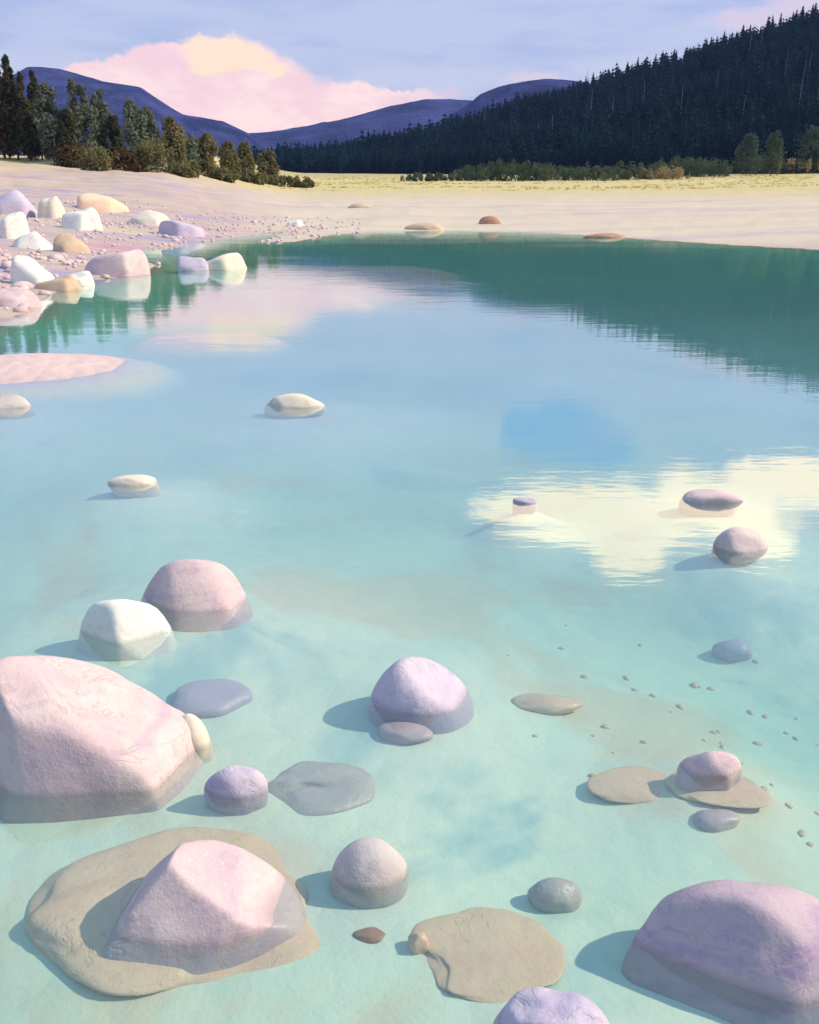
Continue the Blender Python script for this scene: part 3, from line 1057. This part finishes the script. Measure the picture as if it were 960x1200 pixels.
B_ = 'stones lying under the water'
bed_stones = [
    ('wide brown slab under water beneath the smooth pink stone', (28, 966, 384, 1172), 'tan', 41, dict(lump=0.34, ratio=0.70, facets=4, rest=0.55, cmin=0.16)),
    ('sunken mauve stone behind the right end of the largest boulder', (196, 788, 297, 856), 'lavender', 43, dict(ratio=0.8)),
    ('pale green grey sunken stone with a dark crack', (300, 880, 440, 974), 'grey', 45, dict(ratio=0.75, rest=0.8, groove=True)),
    ('round ochre stone under water at the bottom centre', (482, 1064, 662, 1180), 'tan', 47, dict(lump=0.34, rest=0.45, ratio=0.75, facets=4)),
    ('small orange brown pebble left of the round ochre stone', (478, 1092, 502, 1124), 'tan', 49, dict(lump=0.34, ratio=0.8)),
    ('long ochre slab under water left of the flat pink stone', (688, 904, 800, 936), 'tan', 51, dict(lump=0.34, rest=0.45, ratio=0.5)),
    ('ochre slab under water in front of the flat pink stone', (780, 905, 906, 945), 'tan', 53, dict(lump=0.34, rest=0.45, ratio=0.6)),
    ('pinkish pebble below the ochre slab', (812, 948, 868, 976), 'pink', 55, dict(ratio=0.6)),
    ('faint lilac stone under water near the right edge', (834, 748, 882, 782), 'lavender', 57, dict(ratio=0.7)),
    ('small wedge shaped pinkish stone under water at the bottom', (618, 1028, 682, 1076), 'grey', 59, dict(ratio=0.7)),
    ('faint pink stone under water below the lavender stone', (442, 842, 508, 876), 'pink', 61, dict(ratio=0.7)),
    ('little reddish pebble below the rounded grey lavender stone', (414, 1086, 452, 1106), 'rust', 63, dict(ratio=0.6)),
    ('tan slab under water at the left edge of the blue shade patch', (596, 812, 684, 840), 'tan', 65, dict(lump=0.34, ratio=0.5)),
]
for lb, box, m_, sd_, kw in bed_stones:
    place_rock(lb, box, m_, sd_, mode='bed', group=B_, **kw)

L_ = 'stones on the left bank'
bank_stones = [
    ('white stone highest at the left edge of the bank', (-8, 248, 36, 280), 'white', 71),
    ('long white stone below the highest white one', (14, 271, 66, 293), 'white', 72),
    ('white stone apart from the others toward the middle of the bank', (72, 243, 120, 269), 'white', 73),
    ('large round white stone near the green pool', (12, 299, 66, 336), 'white', 74),
    ('small white stone at the tip of the bank above the green pool', (77, 317, 111, 336), 'white', 75),
    ('flat pale pink stone lying along the pool edge', (98, 292, 176, 324), 'pink', 76),
    ('brown stone between the white stones', (62, 273, 106, 297), 'ochre', 77),
    ('pinkish flat stone lowest at the left edge', (-14, 336, 48, 360), 'pink', 78),
    ('lilac boulder half hidden at the left edge above the white stones', (-18, 222, 46, 252), 'lavender', 79),
    ('peach stone right of the lilac boulder', (44, 230, 78, 256), 'cream', 80),
    ('tan flat stone up the bank', (90, 226, 150, 246), 'tan', 81),
    ('brownish stone under the round white stone', (40, 322, 96, 342), 'ochre', 82),
    ('lilac stone behind the flat pink stone', (186, 258, 240, 276), 'lavender', 84),
    ('cream stone on the spit at the head of the pool', (232, 296, 290, 320), 'cream', 85),
    ('lilac stone left of the cream stone on the spit', (208, 300, 246, 322), 'lavender', 86),
    ('cream stone at the middle of the bank', (150, 246, 200, 264), 'cream', 87),
    ('small white pebble where the bank meets the far sand', (336, 257, 356, 265), 'white', 88),
]
for lb, box, m_, sd_ in bank_stones:
    rg_ = random.Random(sd_)
    cuts = [((rg_.uniform(-.35, .35), rg_.uniform(-.4, .1), 1), rg_.uniform(0.52, 0.75)), ((-1, rg_.uniform(-.9, -.2), rg_.uniform(.1, .5)), rg_.uniform(0.66, 0.9)),
            ((1, rg_.uniform(-.9, -.2), rg_.uniform(.1, .6)), rg_.uniform(0.64, 0.9)), ((rg_.uniform(-.4, .4), -1, rg_.uniform(.2, .6)), rg_.uniform(0.62, 0.85))]
    place_rock(lb, box, m_, sd_, ratio=0.85, mode='land', group=L_, rest=-0.2, facets=6, lump=0.2, planes=cuts, rz=rg_.uniform(-.5, .5))

far_slabs = [
    ('rust brown slab at the water edge of the far sand', (682, 273, 737, 280), 'rust', 91),
    ('reddish brown slab lying on the far sand', (561, 253, 588, 262), 'rust', 92),
    ('long pinkish brown slab at the left of the far sand', (474, 261, 522, 269), 'ochre', 93),
    ('small tan slab on the far sand above the reddish one', (408, 238, 436, 244), 'ochre', 94),
]
for lb, box, m_, sd_ in far_slabs:
    place_rock(lb, box, m_, sd_, ratio=0.6, mode='land', rest=0.0, cmin=0.05, name='slab', cat='rock', group='slabs on the far sand')

# loose cobbles of the bank, too many to count
VV, FF, off = [], [], 0
cob = [unit_rock(300 + k, 5, 0.15, 2) for k in range(4)]
dd = np.where(nrng.random(4000) < 0.7, nrng.uniform(11, 75, 4000), nrng.uniform(11, 30, 4000))
aa = np.radians(nrng.uniform(-32, -3, 4000))
xs, ys = dd * np.sin(aa), dd * np.cos(aa)
sdv = shore_dist(xs, ys)
zs = ground(xs, ys, sdv)
pick = np.nonzero(sdv > 0.05)[0][:1500]
for k, i_ in enumerate(pick):
    x_, y_, z_ = xs[i_], ys[i_], zs[i_]
    v, f = cob[k % 4]
    s_ = nrng.uniform(0.04, 0.14) * (1.8 if nrng.random() < 0.08 else 1)
    th = nrng.uniform(0, 6.28)
    c_, n_ = math.cos(th), math.sin(th)
    VV.append(np.stack([(v[:, 0] * c_ - v[:, 1] * n_ * 0.7) * s_ + x_, (v[:, 0] * n_ + v[:, 1] * c_ * 0.7) * s_ + y_, v[:, 2] * s_ * 0.55 + z_ + 0.2 * s_], -1))
    FF.append(np.array(f) + off)
    off += len(v)
o = link_mesh('cobbles', np.concatenate(VV), np.concatenate(FF).tolist(), STONE['pink'], smooth=True)
tag(o, 'loose pale cobbles scattered over the left bank', 'cobbles', kind='stuff')

# small pebbles on the near lake bed, too many to count
for nm, mat_, cnt, lb in (('lakebed_pebbles', 'tan', 50, 'small tan pebbles strewn over the near lake bed'),):
    VV, FF, off = [], [], 0
    dd, aa = 1.0 + 3.2 * nrng.random(3000), np.radians(nrng.uniform(-32, 32, 3000))
    xs, ys = dd * np.sin(aa), dd * np.cos(aa)
    zs = ground(xs, ys)
    den = vnoise(xs * 0.9, ys * 0.9, 61) + 0.5
    pick = np.nonzero((zs < -0.1) & (nrng.random(3000) < np.clip(den * 1.6 - 0.5, 0.05, 1)))[0][:cnt]
    for k, i_ in enumerate(pick):
        v, f = cob[k % 4]
        s_ = nrng.uniform(0.007, 0.022) * (1.7 if nrng.random() < 0.1 else 1)
        th = nrng.uniform(0, 6.28)
        c_, n_ = math.cos(th), math.sin(th)
        VV.append(np.stack([(v[:, 0] * c_ - v[:, 1] * n_ * 0.7) * s_ + xs[i_], (v[:, 0] * n_ + v[:, 1] * c_ * 0.7) * s_ + ys[i_], v[:, 2] * s_ * 0.5 + zs[i_] + 0.1 * s_], -1))
        FF.append(np.array(f) + off)
        off += len(v)
    o = link_mesh(nm, np.concatenate(VV), np.concatenate(FF).tolist(), STONE[mat_], smooth=True)
    tag(o, lb, 'pebbles', kind='stuff')

# dry yellow grass on the upper beach
gmx = foliage_mat('dry_grass', (0.62, 0.53, 0.20), (0.70, 0.60, 0.26), 0.05)
VV, FF, off = [], [], 0
aa, dd = np.radians(nrng.uniform(-14, 34, 5000)), nrng.uniform(150, 330, 5000)
xs, ys = dd * np.sin(aa), dd * np.cos(aa)
keep = vnoise(xs / 30, ys / 8, 77) > -0.02
xs, ys = xs[keep], ys[keep]
zs = ground(xs, ys)
for x_, y_, z_ in zip(xs, ys, zs):
    for j in range(3):
        th = nrng.uniform(0, 6.28)
        w, h = nrng.uniform(0.2, 0.5), nrng.uniform(0.08, 0.28)
        cx, cy = x_ + nrng.uniform(-.4, .4), y_ + nrng.uniform(-.4, .4)
        VV.append([(cx - w * math.cos(th), cy - w * math.sin(th), z_ - 0.05), (cx + w * math.cos(th), cy + w * math.sin(th), z_ - 0.05),
                   (cx + nrng.uniform(-.2, .2), cy + nrng.uniform(-.2, .2), z_ + h)])
        FF.append([off, off + 1, off + 2])
        off += 3
o = link_mesh('dry_grass', np.concatenate(VV), FF, gmx)
tag(o, 'dry yellow grass in a band below the far shrubs', 'grass', kind='stuff')

# ------------------------------------------------------------------ haze
zm, N, out = new_mat('haze_air')
pvol = N.n.new('ShaderNodeVolumePrincipled')
pvol.inputs['Color'].default_value = (0.30, 0.42, 1.0, 1)
pvol.inputs['Density'].default_value = 1.0e-4
pvol.inputs['Anisotropy'].default_value = 0.0
N.l.new(pvol.outputs[0], out.inputs['Volume'])
bm = bmesh.new()
bmesh.ops.create_cube(bm, size=1)
for v in bm.verts:
    v.co = Vector((v.co.x * 7400, v.co.y * 7400, v.co.z * 700 + 350 - 60))
me = bpy.data.meshes.new('haze')
bm.to_mesh(me)
bm.free()
me.materials.append(zm)
ho = bpy.data.objects.new('haze', me)
col.objects.link(ho)
tag(ho, 'thin blue air between the lake and the mountains', 'haze', kind='stuff')
